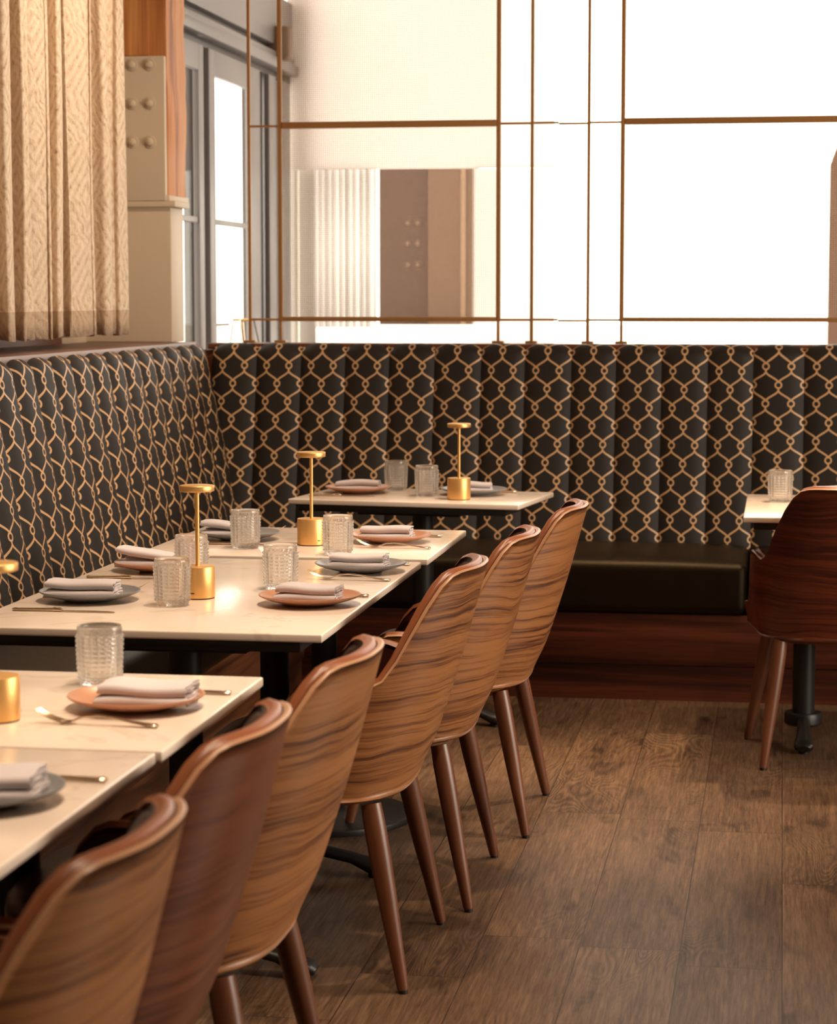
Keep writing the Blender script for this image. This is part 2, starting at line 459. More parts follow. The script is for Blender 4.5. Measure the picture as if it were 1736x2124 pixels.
# ------------------------------------------------------------------ room shell
fl = struct('floor', boxm(-3.2, 4.2, -1.5, 11.2, -0.1, 0.0), M['floor'], 'brown oak plank floor running away from the camera')
struct('ceiling', boxm(-3.2, 4.2, -1.5, 11.2, 3.4, 3.5), M['ceil'])
struct('wall_left', boxm(-2.75, -2.62, -1.5, 8.62, 0.0, 3.4), M['dim_wall'])
struct('wall_front', boxm(-3.2, 4.2, -1.6, -1.5, 0.0, 3.4), M['dim_wall'])
bm = bmesh.new()
box(bm, 4.0, 4.12, -1.5, 11.2, 0.0, 0.5); box(bm, 4.0, 4.12, -1.5, 11.2, 2.9, 3.4)
for a, b in ((-1.5, 3.0), (6.6, 11.2)): box(bm, 4.0, 4.12, a, b, 0.5, 2.9)
struct('wall_right', tomesh(bm, ang=30), M['dim_wall'])

# ------------------------------------------------------------------ banquettes
CH_Z0, CH_Z1 = 0.455, 1.165
def channel_mesh(w, v0=0.0, bulge=0.021, lean=0.20):
    prof = []  # (n, z) from the bottom up then rolling over the top
    nz = 22
    for i in range(nz + 1):
        z = CH_Z0 + (CH_Z1 - CH_Z0) * i / nz
        prof.append((lean * (CH_Z1 - z), z, 0.0))
    R = 0.045
    for k in range(1, 8):
        a = PI / 2 * k / 7
        prof.append((-R * (1 - math.cos(a)), CH_Z1 + R * math.sin(a), a))
    nx = 14; P = []; L = [0]
    for i in range(1, len(prof)):
        L.append(L[-1] + math.hypot(prof[i][0] - prof[i - 1][0], prof[i][1] - prof[i - 1][1]))
    for i, (n, z, a) in enumerate(prof):
        row = []
        for j in range(nx + 1):
            s = -1 + 2 * j / nx
            h = bulge * (1 - abs(s) ** 3.2) - 0.004
            if i == 0: h *= 0.6
            row.append((w / 2 + s * w / 2, -(n + h * math.cos(a)), z + h * math.sin(a) * 0.75))
        P.append(row)
    zref = (0.524 - CH_Z0) * math.hypot(1, lean)
    return grid(P, lambda i, j: ((-1 + 2 * j / nx) * 1.0, (L[i] - zref) / 0.139 + v0), 'channel')

# back banquette
bb = thing('banquette', 'long channel-tufted banquette with gold ogee lattice along the back screen', 'banquette', (0, 8.50, 0))
bounds = [-2.16, -1.988, -1.814, -1.642, -1.472, -1.298, -1.120, -0.954, -0.778, -0.611, -0.441, -0.27, -0.103, 0.083, 0.265, 0.44, 0.615, 0.79, 0.965, 1.14, 1.315, 1.49]
for i in range(len(bounds) - 1):
    w = bounds[i + 1] - bounds[i]
    v0 = {0: 0.0}.get(i, (0.0 if i < 5 else (0.10 if i < 12 else -0.04)))
    obj('backrest_channel', channel_mesh(w, v0), M['fabric'], bb, (bounds[i], 0, 0))
def cushion(x0, x1, y0, y1, z0, z1, crown=0.018):
    b = bmesh.new(); box(b, x0, x1, y0, y1, z0, z1, 0.034, 5)
    bmesh.ops.subdivide_edges(b, edges=[e for e in b.edges if e.calc_length() > 0.3], cuts=12, use_grid_fill=True)
    for v in b.verts:
        if v.co.z > (z0 + z1) / 2:
            fx = 1 - abs((v.co.x - (x0 + x1) / 2) / ((x1 - x0) / 2)) ** 6
            fy = 1 - abs((v.co.y - (y0 + y1) / 2) / ((y1 - y0) / 2)) ** 4
            v.co.z += crown * max(0, fx) * max(0, fy)
    return tomesh(b, ang=60)
obj('seat_cushion', cushion(-1.60, -0.105, -0.71, -0.125, 0.305, 0.490), M['seat'], bb)
obj('seat_cushion', cushion(-0.098, 1.49, -0.71, -0.125, 0.305, 0.490), M['seat'], bb)
obj('base_panel', boxm(-1.66, 1.49, -0.690, -0.668, 0.128, 0.305, 0.001), M['base_wood'], bb)
obj('plinth', boxm(-1.70, 1.49, -0.672, -0.655, 0.0, 0.124), M['base_wood'], bb)
obj('carcass', boxm(-1.66, 1.49, -0.652, -0.16, 0.0, 0.303), M['black'], bb)
obj('partition_panel', boxm(-2.22, 1.49, 0.055, 0.20, 0.0, 1.195), M['ledge_x'], bb)
obj('top_rail', boxm(-2.19, 1.49, 0.035, 0.215, 1.197, 1.221, 0.003), M['ledge_x'], bb)

# left banquette
lb = thing('banquette', 'channel-tufted banquette with gold ogee lattice running along the left wall', 'banquette', (-2.12, 5.6, 0))
ys = [8.455, 8.27, 8.096, 7.905, 7.72, 7.535, 7.345, 7.165, 6.985, 6.79, 6.605, 6.42, 6.237]
while ys[-1] > 3.2: ys.append(ys[-1] - 0.184)
ys = ys[::-1]
cm = {}
for i in range(len(ys) - 1):
    w = round(ys[i + 1] - ys[i], 4)
    yb = ys[i] - 5.6
    v0 = 0.0 if ys[i] > 6.5 else -0.12
    if (w, v0) not in cm: cm[(w, v0)] = channel_mesh(w, v0)
    obj('backrest_channel', cm[(w, v0)], M['fabric'], lb, (-0.055, yb, 0), PI / 2)
obj('seat_cushion', cushion(0.075, 0.485, -2.40, 1.30, 0.305, 0.485), M['seat'], lb)
obj('seat_cushion', cushion(0.075, 0.485, 1.305, 2.72, 0.305, 0.485), M['seat'], lb)
obj('base_panel', boxm(0.445, 0.465, -2.40, 2.19, 0.128, 0.305, 0.001), M['base_wood_y'], lb)
obj('plinth', boxm(0.430, 0.447, -2.40, 2.24, 0.0, 0.124), M['base_wood_y'], lb)
obj('carcass', boxm(-0.06, 0.428, -2.40, 2.72, 0.0, 0.303), M['black'], lb)
obj('partition_panel', boxm(-0.24, -0.11, -2.40, 2.78, 0.0, 1.195), M['ledge'], lb)
obj('top_rail', boxm(-0.49, -0.078, -2.40, 2.80, 1.197, 1.228, 0.003), M['ledge'], lb)

# ------------------------------------------------------------------ curtain, pilaster
def curtain():
    n = 420; rows = 34
    y0, y1 = 6.25, 7.83; zb, zt = 1.268, 3.05
    P = []
    rr = random.Random(3)
    ph = [rr.uniform(-0.5, 0.5) for _ in range(60)]
    L = [0.0]; prev = None; pts = []
    for i in range(n + 1):
        f = i / n; y = y0 + (y1 - y0) * f
        k = f * 12.5
        a = math.sin(2 * PI * k + 0.9 * math.sin(k * 1.7))
        x = 0.042 * math.copysign(abs(a) ** 0.75, a) + 0.014 * math.sin(2 * PI * k * 0.37 + 1)
        yy = y + 0.022 * math.sin(4 * PI * k + 0.6)
        pts.append((x, yy))
    for p, q in zip(pts, pts[1:]): L.append(L[-1] + math.hypot(q[0] - p[0], q[1] - p[1]))
    for j in range(rows + 1):
        t = j / rows; z = zb + (zt - zb) * t
        amp = 1.0 - 0.10 * t
        P.append([(-2.326 + p[0] * amp + 0.004 * math.sin(i * 0.11 + t * 5), p[1] + 0.004 * math.sin(t * 9 + i * 0.05), z + (0.004 * math.sin(i * 0.21) if j == 0 else 0)) for i, p in enumerate(pts)])
    me = grid(P, lambda i, j: (L[j] * 1.0, (P[i][j][2] - zb)), 'curtain')
    return me
cu = obj('curtain', curtain(), M['curtain'])
md = cu.modifiers.new('s', 'SOLIDIFY'); md.thickness = 0.004
tag(cu, 'cream textured jacquard curtain hanging in folds over the left ledge', 'curtain')
tag(obj('curtain_rail', tomesh(tube(bmesh.new(), [(-2.335, 6.0, 3.07), (-2.335, 7.9, 3.07)], [0.014] * 2)), M['bronze']), 'slim bronze rail above the cream curtain', 'curtain rail')

pil = thing('pilaster', 'beige riveted steel pilaster carrying a rough orange timber post', 'pilaster', (-2.45, 8.38, 1.2285))
YF = 8.30 - 8.38
obj('shaft', boxm(-0.36, 0.183, YF, 0.10, 0.0, 0.505, 0.004), M['cast'], pil)
obj('cap', boxm(-0.37, 0.205, YF - 0.018, 0.115, 0.505, 0.527, 0.003), M['cast'], pil)
def timber():
    b = bmesh.new(); box(b, -0.36, 0.170, YF + 0.012, 0.205, 0.545, 2.15, 0.010, 2)
    bmesh.ops.subdivide_edges(b, edges=[e for e in b.edges if e.calc_length() > 0.4], cuts=24, use_grid_fill=True)
    rr = random.Random(5)
    for v in b.verts:
        if v.co.x > 0: v.co.x += rr.uniform(-0.003, 0.003) + 0.002 * math.sin(v.co.z * 9)
    return tomesh(b, ang=50)
obj('timber_post', timber(), M['post'], pil)
obj('timber_face', boxm(-0.40, 0.103, YF + 0.002, YF + 0.05, 1.065, 2.15, 0.004), M['post'], pil)
obj('timber_foot', boxm(0.10, 0.180, YF + 0.0, 0.200, 0.5275, 0.55, 0.004), M['cast'], pil)
gp = obj('gusset_plate', boxm(-0.36, 0.168, YF - 0.020, YF + 0.010, 0.528, 1.062, 0.002), M['cast'], pil)
for zz in (0.745, 0.887, 1.030):
    for xx in (-0.022, 0.045, 0.112):
        b = bmesh.new()
        lathe(b, [(0.024, 0.0), (0.024, 0.003), (0.022, 0.004), (0.015, 0.004), (0.0145, 0.012), (0.010, 0.017), (0.0, 0.018)], 18)
        bmesh.ops.rotate(b, verts=b.verts, cent=(0, 0, 0), matrix=Matrix.Rotation(PI / 2, 3, 'X'))
        obj('bolt', tomesh(b, ang=50), M['cast'], gp, (xx, YF - 0.020, zz))
b = bmesh.new(); box(b, -2.62, -2.60, 3.2, 8.0, 1.228, 1.36)
tag(obj('trim_1', tomesh(b), M['ledge_x']), 'dark wood upstand behind the left ledge', 'trim', kind='structure')
b = bmesh.new(); box(b, -2.75, -2.60, 8.0, 8.62, 1.22, 3.4)
struct('trim_2', tomesh(b), M['cast'])

# ------------------------------------------------------------------ left folding window
wn = bpy.data.objects.new('window_1', None); link(wn); wn['kind'] = 'structure'
wn['label'] = 'grey framed folding window beyond the screen at left'; wn['category'] = 'window'
XW = -2.35
def wy(x):
    x = x - 9 + max(0, x - 445) * 0.12
    return -XW * 4717 / (1623 - x)
def wz(y, Y): return 1.4 + (615 - y) * Y / 4717
def wpart(name, y0, y1, z0, z1, mat, x0=XW - 0.025, x1=XW, bev=0.002):
    return obj(name, boxm(x0, x1, y0, y1, z0, z1, bev), mat, wn)
ZT = 2.42
# (pixel columns turned into depths along the wall)
wpart('stile', wy(407), wy(418), 1.0, ZT, M['grey'])
wpart('mullion_or_gap', wy(418), wy(430), 1.0, ZT, M['darkgrey'], XW - 0.09, XW - 0.04)  # dark strip painting the shaded gap between the two stiles
wpart('stile', wy(430), wy(443), 1.0, ZT, M['grey'])
wpart('mullion_or_gap', wy(513), wy(531), 1.0, ZT, M['grey'], XW - 0.03, XW - 0.003)
wpart('mullion_or_gap', wy(531), wy(547), 1.0, ZT, M['darkgrey'], XW - 0.09, XW - 0.03)
wpart('stile', wy(547), wy(560), 1.0, ZT, M['grey'])
wpart('stile', wy(560), wy(576), 1.0, ZT, M['grey'], XW - 0.09, XW - 0.03)
wpart('stile', wy(576), wy(591), 1.0, ZT, M['grey'], XW - 0.08, XW - 0.01)
wpart('rail', wy(443), wy(512), 2.315, ZT, M['grey'])
wpart('rail', 8.62, wy(407), 2.315, ZT, M['grey'])
wpart('rail', wy(443), wy(512), 1.0, 1.12, M['grey'])
wpart('glazing_bar', wy(443), wy(512), 1.700, 1.724, M['grey'], XW - 0.02, XW - 0.005)
wpart('glazing_bar', 8.62, wy(407), 1.700, 1.724, M['grey'], XW - 0.02, XW - 0.005)
wpart('glazing_bar', wy(443), wy(470), 1.275, 1.286, M['grey'], XW - 0.02, XW - 0.005)
wpart('glass_pane', wy(443), wy(512), 1.12, 2.315, M['pane'], XW - 0.022, XW - 0.018, 0)
wpart('glass_pane', 8.62, wy(407), 1.0, 2.315, M['pane'], XW - 0.022, XW - 0.018, 0)
wpart('head_track', 8.62, 10.9, ZT, ZT + 0.035, M['darkgrey'], XW - 0.10, XW - 0.02)
wpart('head', 8.62, 10.9, ZT + 0.035, 2.50, M['grey'], XW - 0.12, XW + 0.03)
wpart('head', 8.62, 10.9, 2.50, 2.535, M['grey'], XW - 0.12, XW + 0.01)
wpart('head_track', 8.62, 10.9, 2.535, 2.57, M['darkgrey'], XW - 0.12, XW - 0.03)
wpart('fascia', 8.62, 10.9, 2.57, 2.80, M['grey'], XW - 0.12, XW + 0.0)
wpart('transom_bar', 9.95, 10.02, 2.80, 3.4, M['grey'], XW - 0.10, XW)
wpart('transom_bar', 10.45, 10.55, 2.80, 3.4, M['grey'], XW - 0.10, XW)
wpart('transom_panel', 8.62, 9.3, 2.80, 3.4, M['grey'], XW - 0.10, XW - 0.02)
struct('wall_side', boxm(-2.75, -2.41, 8.62, 10.9, 0.0, 1.0), M['white_wall'])
struct('trim_3', boxm(-2.62, -2.36, 8.62, 8.66, 1.0, 3.4), M['grey'])

# far wall with openings, roller shade, drapes
bm = bmesh.new()
FX = lambda x: (x - 1623) / 433.0 + 0.0
box(bm, -2.40, 4.0, 10.9, 11.0, 0.0, 0.95)
box(bm, -2.40, 4.0, 10.9, 11.0, 3.05, 3.4)
box(bm, FX(590), FX(604), 10.9, 11.0, 0.95, 3.05)
box(bm, FX(613), FX(648), 10.9, 11.0, 0.95, 3.05)
box(bm, 2.4, 4.0, 10.9, 11.0, 0.95, 3.05)
struct('wall_back', tomesh(bm), M['white_wall'])
tag(obj('shade_or_wall_sheet', boxm(FX(601), FX(1155), 10.84, 10.846, 2.01, 3.3), M['shade']), 'large cream roller shade pulled half down behind the screen', 'shade')
P = []
n = 90
for j in range(2):
    P.append([(FX(650) + (FX(781) - FX(650)) * i / n, 10.86 + 0.018 * math.sin(i * 0.62) + 0.008 * math.sin(i * 0.23), 1.25 if j == 0 else 2.012) for i in range(n + 1)])
dr = obj('drape', grid(P, lambda i, j: (j, i)), M['drape'])
dr.modifiers.new('s', 'SOLIDIFY').thickness = 0.004
tag(obj('shade_or_wall_sheet', boxm(FX(989), FX(1155), 10.86, 10.864, 0.951, 2.008), M['shade']), 'narrow cream translucent sheet added for the wall right of the brown column', 'shade')  # sheet added for the cream wall, which would turn dark when backlit
tag(dr, 'pale sheer drape hanging in folds below the roller shade', 'curtain')
YC = 14.4; k = YC / 4717
CXW = lambda x: (x - 1623) * k - (885 - 1623) * k
pc = thing('steel_column', 'brown riveted column standing outside behind the left mesh panel', 'column', ((885 - 1623) * k, YC, 0))
cx0, cx1, cx2 = CXW(785), CXW(891), CXW(985)
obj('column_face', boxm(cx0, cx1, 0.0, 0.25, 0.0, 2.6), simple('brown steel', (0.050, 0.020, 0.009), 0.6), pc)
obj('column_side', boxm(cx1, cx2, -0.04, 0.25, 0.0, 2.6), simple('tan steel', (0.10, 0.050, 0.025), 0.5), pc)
obj('column_glint', boxm(cx2 - 0.075, cx2 - 0.045, -0.05, -0.04, 0.0, 2.6), simple('painted glint', (0.22, 0.13, 0.075), 0.5), pc)  # pale strip painting the highlights on this side of the column
for zz in (1.868, 1.737, 1.603):
    for xx in (-0.165, -0.10):
        b = bmesh.new(); lathe(b, [(0.017, 0.0), (0.014, 0.010), (0.0, 0.014)], 14)
        bmesh.ops.rotate(b, verts=b.verts, cent=(0, 0, 0), matrix=Matrix.Rotation(PI / 2, 3, 'X'))
        obj('bolt', tomesh(b), simple('bolt steel', (0.13, 0.075, 0.045), 0.5) if 'bolt steel' not in bpy.data.materials else bpy.data.materials['bolt steel'], pc, (xx + cx1 + 0.03, 0.0, zz))
tag(obj('added_wall', boxm(-6.0, 5.5, 14.05, 14.2, 0.0, 1.222, 0.004), M['white_wall']), 'low white parapet added for the bright band outside the far windows', 'added_wall')  # low wall added to make the bright white band below the column
bm = bmesh.new()
b0 = [(0.20, 1.0), (0.42, 1.0), (0.42, 2.6), (0.33, 2.35), (0.20, 1.98)]
vs = [bm.verts.new((x, 10.2, z)) for x, z in b0]; vs2 = [bm.verts.new((x, 10.35, z)) for x, z in b0]
bm.faces.new(vs); bm.faces.new(vs2[::-1])
for i in range(5): bm.faces.new((vs[i], vs2[i], vs2[(i + 1) % 5], vs[(i + 1) % 5]))
box(bm, 0.20, 0.42, 10.2, 10.35, 0.0, 1.0)
bmesh.ops.recalc_face_normals(bm, faces=bm.faces)
tag(obj('braced_post', tomesh(bm, ang=30), simple('taupe painted timber', (0.72, 0.52, 0.42), 0.6)), 'taupe braced post seen through the right mesh panel', 'post')
sb = thing('wall_speaker', 'small beige box mounted high behind the left mesh panel', 'wall box', (-2.345, 10.5, 2.575))
obj('case', boxm(-0.05, 0.065, -0.05, 0.05, -0.078, 0.078, 0.022, 4), simple('beige plastic', (0.22, 0.13, 0.085), 0.6), sb)
obj('bracket', boxm(-0.02, 0.02, -0.02, 0.02, -0.10, -0.078, 0.004), M['darkgrey'], sb)

# brass stand with thin splayed legs seen over the ledge
bs = thing('brass_stand', 'small brass topped stand with thin splayed legs behind the corner ledge', 'stand', (-2.30, 9.55, 1.0))
obj('top_bar', tomesh(tube(bmesh.new(), [(-0.035, 0, 0.300), (0.055, 0, 0.300)], [0.006] * 2)), M['gold'], bs)
for (a, c, m_) in (((0.0, 0, 0.3), (0.035, -0.05, 0.0), 'cutlery'), ((0.055, 0, 0.3), (0.11, 0.05, 0.0), 'darkgrey'), ((-0.035, 0, 0.3), (-0.09, 0.05, 0.0), 'darkgrey')):
    obj('leg', tomesh(tube(bmesh.new(), [a, c], [0.009 if m_ == 'cutlery' else 0.003] * 2, 10)), M[m_], bs)
obj('shelf', boxm(-0.14, 0.14, -0.10, 0.14, -0.03, 0.0, 0.002), M['white_wall'], bs)

# ------------------------------------------------------------------ metal screen
SY = 8.65; ZB, ZM, ZTOP = 1.313, 2.056, 3.38
scn = thing('room_divider', 'bronze metal screen grid with woven mesh panels standing on the back ledge', 'screen', (0, SY, 1.221))
def bar(name, x0, z0, x1, z1, r):
    b = bmesh.new()
    if abs(x1 - x0) > abs(z1 - z0): box(b, x0, x1, -r, r, z0 - r - 1.221, z0 + r - 1.221, r * 0.35)
    else: box(b, x0 - r, x0 + r, -r, r, z0 - 1.221, z1 - 1.221, r * 0.35)
    return obj(name, tomesh(b, ang=30), M['bronze'], scn)
TH, TN = 0.0085, 0.0055
xs = dict(a=-2.047, b=-1.925, c=-1.074, d=-0.946, e=-0.731, f=-0.603)
for k_, x in xs.items():
    thick = k_ in 'bcf'
    if thick:
        bar('post', x, ZB - TH, x, ZTOP, TH); bar('foot_post', x, 1.229, x, ZB - TH, TN)
    else: bar('post', x, 1.229, x, ZTOP, TN + 0.0008)
    obj('foot_plate', boxm(x - 0.022, x + 0.022, -0.022, 0.022, 0.0, 0.010, 0.002), M['bronze'], scn)
for z, th in ((ZM, 0.0125), (ZB, TH)):
    bar('frame_rail', xs['b'] + TH, z, xs['c'] - TH, z, th)
    bar('frame_rail', xs['f'] + TH, z, 1.49, z, th)
    for p, q in (('a', 'b'), ('c', 'd'), ('e', 'f')):
        bar('rail', xs[p] + TN, z - 0.002, xs[q] - TN, z - 0.002, TN * 0.8)
    bar('rail', xs['d'] + TN, z - 0.001, -0.845, z - 0.001, TN * 0.8)
    bar('rail', -0.845, z - 0.005, xs['e'] - TN, z - 0.005, TN * 0.8)
for (x0, x1) in ((xs['b'] + TH, xs['c'] - TH), (xs['f'] + TH, 1.49)):
    for (z0, z1) in ((ZB + TH, ZM - TH), (ZM + TH, ZTOP)):
        obj('mesh_panel', boxm(x0, x1, -0.0015, 0.0015, z0 - 1.221, z1 - 1.221), M['mesh'], scn)

# ------------------------------------------------------------------ tables
def column_base(t, cx, cy, kind='4'):
    b = bmesh.new()
    lathe(b, [(0.035, 0.055), (0.035, 0.71)], 28, (cx, cy, 0)); c_ = obj('column', tomesh(b), M['black'], t)
    b = bmesh.new(); lathe(b, [(0.0, 0.085), (0.056, 0.085), (0.060, 0.078), (0.060, 0.052), (0.054, 0.046), (0.0, 0.046)], 28, (cx, cy, 0))
    base = obj('base', tomesh(b, ang=35), M['black'], t)
    if kind == 'disc':
        b = bmesh.new(); lathe(b, [(0.0, 0.050), (0.05, 0.046), (0.12, 0.034), (0.225, 0.020), (0.238, 0.016), (0.240, 0.010), (0.238, 0.0), (0.0, 0.0)], 64, (cx, cy, 0))
        obj('floor_disc', tomesh(b, ang=35), M['black'], base)
    for k in {'4': (0, 1, 2, 3), 'x': (0, 2), 'y': (1, 3), 'disc': ()}[kind]:
        a = k * PI / 2
        b = bmesh.new()
        pts = [(0.045, 0, 0.064), (0.12, 0, 0.060), (0.19, 0, 0.045), (0.235, 0, 0.028), (0.262, 0, 0.022), (0.272, 0, 0.018)]
        tube(b, pts, None, 14, [(0.020, 0.017), (0.020, 0.015), (0.023, 0.014), (0.030, 0.019), (0.030, 0.018), (0.020, 0.010)])
        bmesh.ops.rotate(b, verts=b.verts, cent=(0, 0, 0), matrix=Matrix.Rotation(a, 3, 'Z'))
        bmesh.ops.translate(b, verts=b.verts, vec=(cx, cy, 0))
        lathe(b, [(0.0, 0.012), (0.016, 0.012), (0.016, 0.0), (0.0, 0.0)], 14, (cx + 0.245 * math.cos(a), cy + 0.245 * math.sin(a), 0))
        obj('foot', tomesh(b), M['black'], base)
    obj('top_spider', boxm(cx - 0.17, cx + 0.17, cy - 0.17, cy + 0.17, 0.700, 0.712, 0.003), M['black'], t)

def table(label, x0, x1, y0, y1, cols, rot=0.0, kind='4'):
    cx, cy = (x0 + x1) / 2, (y0 + y1) / 2
    t = thing('dining_table', label, 'table', (cx, cy, 0), rot)
    hx, hy = (x1 - x0) / 2, (y1 - y0) / 2
    obj('tabletop', boxm(-hx, hx, -hy, hy, 0.733, 0.750, 0.0035, 3), M['stone'], t)
    obj('under_frame', boxm(-hx + 0.03, hx - 0.045, -hy + 0.012, hy - 0.03, 0.711, 0.733, 0.004), M['black'], t)
    for (a, c) in cols: column_base(t, a - cx, c - cy, kind)
    return t
table('cream stone four-seat table in the middle of the left row, two black columns', -1.612, -0.868, 4.250, 5.470, [(-1.2, 4.47), (-1.2, 5.30)], kind='x')
table('cream stone two-seat table joined to the far end of the four-seat table', -1.612, -0.862, 5.535, 6.235, [(-1.2, 5.90)], kind='disc')
table('cream stone table standing alone in the gap before the four-seat table', -1.612, -0.870, 3.110, 3.755, [(-1.2, 3.43)])
table('cream stone table nearest the camera at lower left', -1.612, -0.876, 1.900, 3.097, [(-1.2, 2.1), (-1.2, 2.85)])
table('cream stone table by the corner of the back banquette', -1.538, -0.772, 7.075, 7.56, [(-1.15, 7.30)], -0.13)
table('cream stone table behind the dark red chair at right edge', -0.105, 1.10, 6.745, 7.535, [(0.085, 7.22), (0.90, 7.22)], kind='y')

# ------------------------------------------------------------------ chairs
BOT = 0.385
def shell_pts(off, trim=0.0, ns=64, nt=26):
    """shell surface offset inward by off; local: back at -y, front +y"""
    Lt = 0.66
    HW, YB, YF_ = 0.285, -0.262, 0.20
    # plan curve: superellipse back + straight sides, param by arclength
    raw = []
    for i in range(241):
        a = -PI / 2 * 1.0 + (i / 240) * PI / 2   # from back centre to the side
        c_, s_ = math.cos(a), math.sin(a)
        ex = 2 / 2.7
        x = HW * abs(c_) ** ex; y = -0.03 + (YB + 0.03) * -1 * (math.copysign(abs(s_) ** ex, s_))
        raw.append((x, y if True else y))
    raw[0] = (0.0, YB)
    for i in range(1, 41): raw.append((HW + 0.010 * (i / 40) ** 1.5, -0.03 + (YF_ + 0.03) * i / 40))
    Ls = [0]
    for p, q in zip(raw, raw[1:]): Ls.append(Ls[-1] + math.hypot(q[0] - p[0], q[1] - p[1]))
    tot = Ls[-1]
    def plan(a):
        a = max(0, min(tot - 1e-6, a))
        lo, hi = 0, len(Ls) - 1
        while hi - lo > 1:
            m = (lo + hi) // 2
            if Ls[m] <= a: lo = m
            else: hi = m
        f = (a - Ls[lo]) / (Ls[hi] - Ls[lo])
        return (raw[lo][0] + f * (raw[hi][0] - raw[lo][0]), raw[lo][1] + f * (raw[hi][1] - raw[lo][1]))
    def sstep(e0, e1, x):
        t = max(0, min(1, (x - e0) / (e1 - e0))); return t * t * (3 - 2 * t)
    key = [(k_ * tot, z_) for k_, z_ in ((0.0, 0.846), (0.20, 0.846), (0.255, 0.844), (0.281, 0.840), (0.3125, 0.822), (0.344, 0.780), (0.375, 0.726), (0.406, 0.668), (0.43, 0.634), (0.455, 0.620), (0.48, 0.621), (0.515, 0.630), (0.5625, 0.636), (0.625, 0.637), (0.66, 0.628), (0.69, 0.600), (0.72, 0.560), (0.75, 0.525), (0.80, 0.484), (0.85, 0.462), (1.01, 0.445))]
    def topz(a):
        for (a0, z0), (a1, z1) in zip(key, key[1:]):
            if a <= a1:
                f = (a - a0) / (a1 - a0); return z0 + (z1 - z0) * f
        return key[-1][1]
    def topzs(a):
        return sum(topz(abs(a + d)) for d in (-0.014, -0.007, 0, 0.007, 0.014)) / 5
    P = []; UV = []
    for i in range(ns + 1):
        s = -1 + 2 * i / ns
        a = abs(s) * tot
        sg = 1 if s >= 0 else -1
        zt = topzs(a) - trim
        px_, py_ = plan(a); qx, qy = plan(a + 0.01); rx, ry = plan(a - 0.01)
        tx, ty = qx - rx, qy - ry
        if a < 0.01: tx, ty = 1, 0
        tl = math.hypot(tx, ty); nx, ny = -ty / tl, tx / tl     # inward normal
        if nx * px_ + ny * (py_ - 0.0) > 0: nx, ny = -nx, -ny
        row = []; uvr = []
        for j in range(nt + 1):
            t = j / nt
            z = BOT + (zt - BOT) * t
            # narrowing at the foot of the shell, lean of the back
            k = 1 - sstep(0.0, 0.14, z - BOT + 0.0)
            inw = 0.014 * k * k + 0.010 * (1 - sstep(0, 0.30, z - BOT))
            tp = max(0, z - 0.62) / 0.23
            wb = max(0.0, -(py_) / 0.262) ** 1.2
            lean = 0.126 * max(0.0, (z - BOT) / 0.46) ** 1.0 * min(1, wb)
            x = px_ + nx * (inw + off); y = py_ + ny * (inw + off)
            x *= 1 - 0.10 * tp * tp * wb
            y -= lean - 0.02 * wb
            row.append((sg * x, y, z)); uvr.append((s * tot, z))
        P.append(row); UV.append(uvr)
    return P, UV

def shell_mesh(off0, off1, rim=0.0, trim=0.0, rimseg=3):
    A, UA = shell_pts(off0, trim); B, UB = shell_pts(off1, trim)
    n, m = len(A), len(A[0])
    vs, fs, uv = [], [], []
    def add(P, U):
        base = len(vs)
        for r, q in zip(P, U):
            for p, u in zip(r, q): vs.append(p); uv.append(u)
        return base
    a0 = add(A, UA); b0 = add(B, UB)
    for i in range(n - 1):
        for j in range(m - 1):
            fs.append((a0 + i * m + j, a0 + (i + 1) * m + j, a0 + (i + 1) * m + j + 1, a0 + i * m + j + 1))
            fs.append((b0 + i * m + j, b0 + i * m + j + 1, b0 + (i + 1) * m + j + 1, b0 + (i + 1) * m + j))
    # rounded rim all round the border
    bord = [(i, m - 1) for i in range(n)] + [(n - 1, j) for j in range(m - 2, -1, -1)] + [(i, 0) for i in range(n - 2, -1, -1)] + [(0, j) for j in range(1, m - 1)]
    th = abs(off1 - off0)
    prev = [a0 + i * m + j for i, j in bord]
    nb = len(bord)
    rimfaces = []
    # outward direction on the border, in surface
    dirs = []
    for q, (i, j) in enumerate(bord):
        p = Vector(A[i][j])
        ii = min(max(i, 2), n - 3); jj = min(max(j, 2), m - 3)
        inn = Vector(A[ii][jj])
        if j == m - 1 and 1 < i < n - 2: inn = Vector(A[i][m - 3])
        d = (p - inn); d = d.normalized() if d.length > 1e-6 else Vector((0, 0, 1))
        dirs.append(d)
    for s in range(1, rimseg + 1):
        f = s / (rimseg + 1); h = math.sin(PI * f) * rim
        cur = []
        for q, (i, j) in enumerate(bord):
            p = Vector(A[i][j]).lerp(Vector(B[i][j]), 0.5 - 0.5 * math.cos(PI * f)) + dirs[q] * h
            vs.append(tuple(p)); uv.append(UA[i][j]); cur.append(len(vs) - 1)
        for q in range(nb):
            r = (q + 1) % nb; rimfaces.append((prev[q], cur[q], cur[r], prev[r]))
        prev = cur
    last = [b0 + i * m + j for i, j in bord]
    for q in range(nb):
        r = (q + 1) % nb; rimfaces.append((prev[q], last[q], last[r], prev[r]))
    me = bpy.data.meshes.new('shell'); nf = len(fs)
    me.from_pydata(vs, [], fs + rimfaces)
    ul = me.uv_layers.new(name='UVMap')
    for l in me.loops: ul.data[l.index].uv = uv[l.vertex_index]
    smooth(me)
    return me, nf

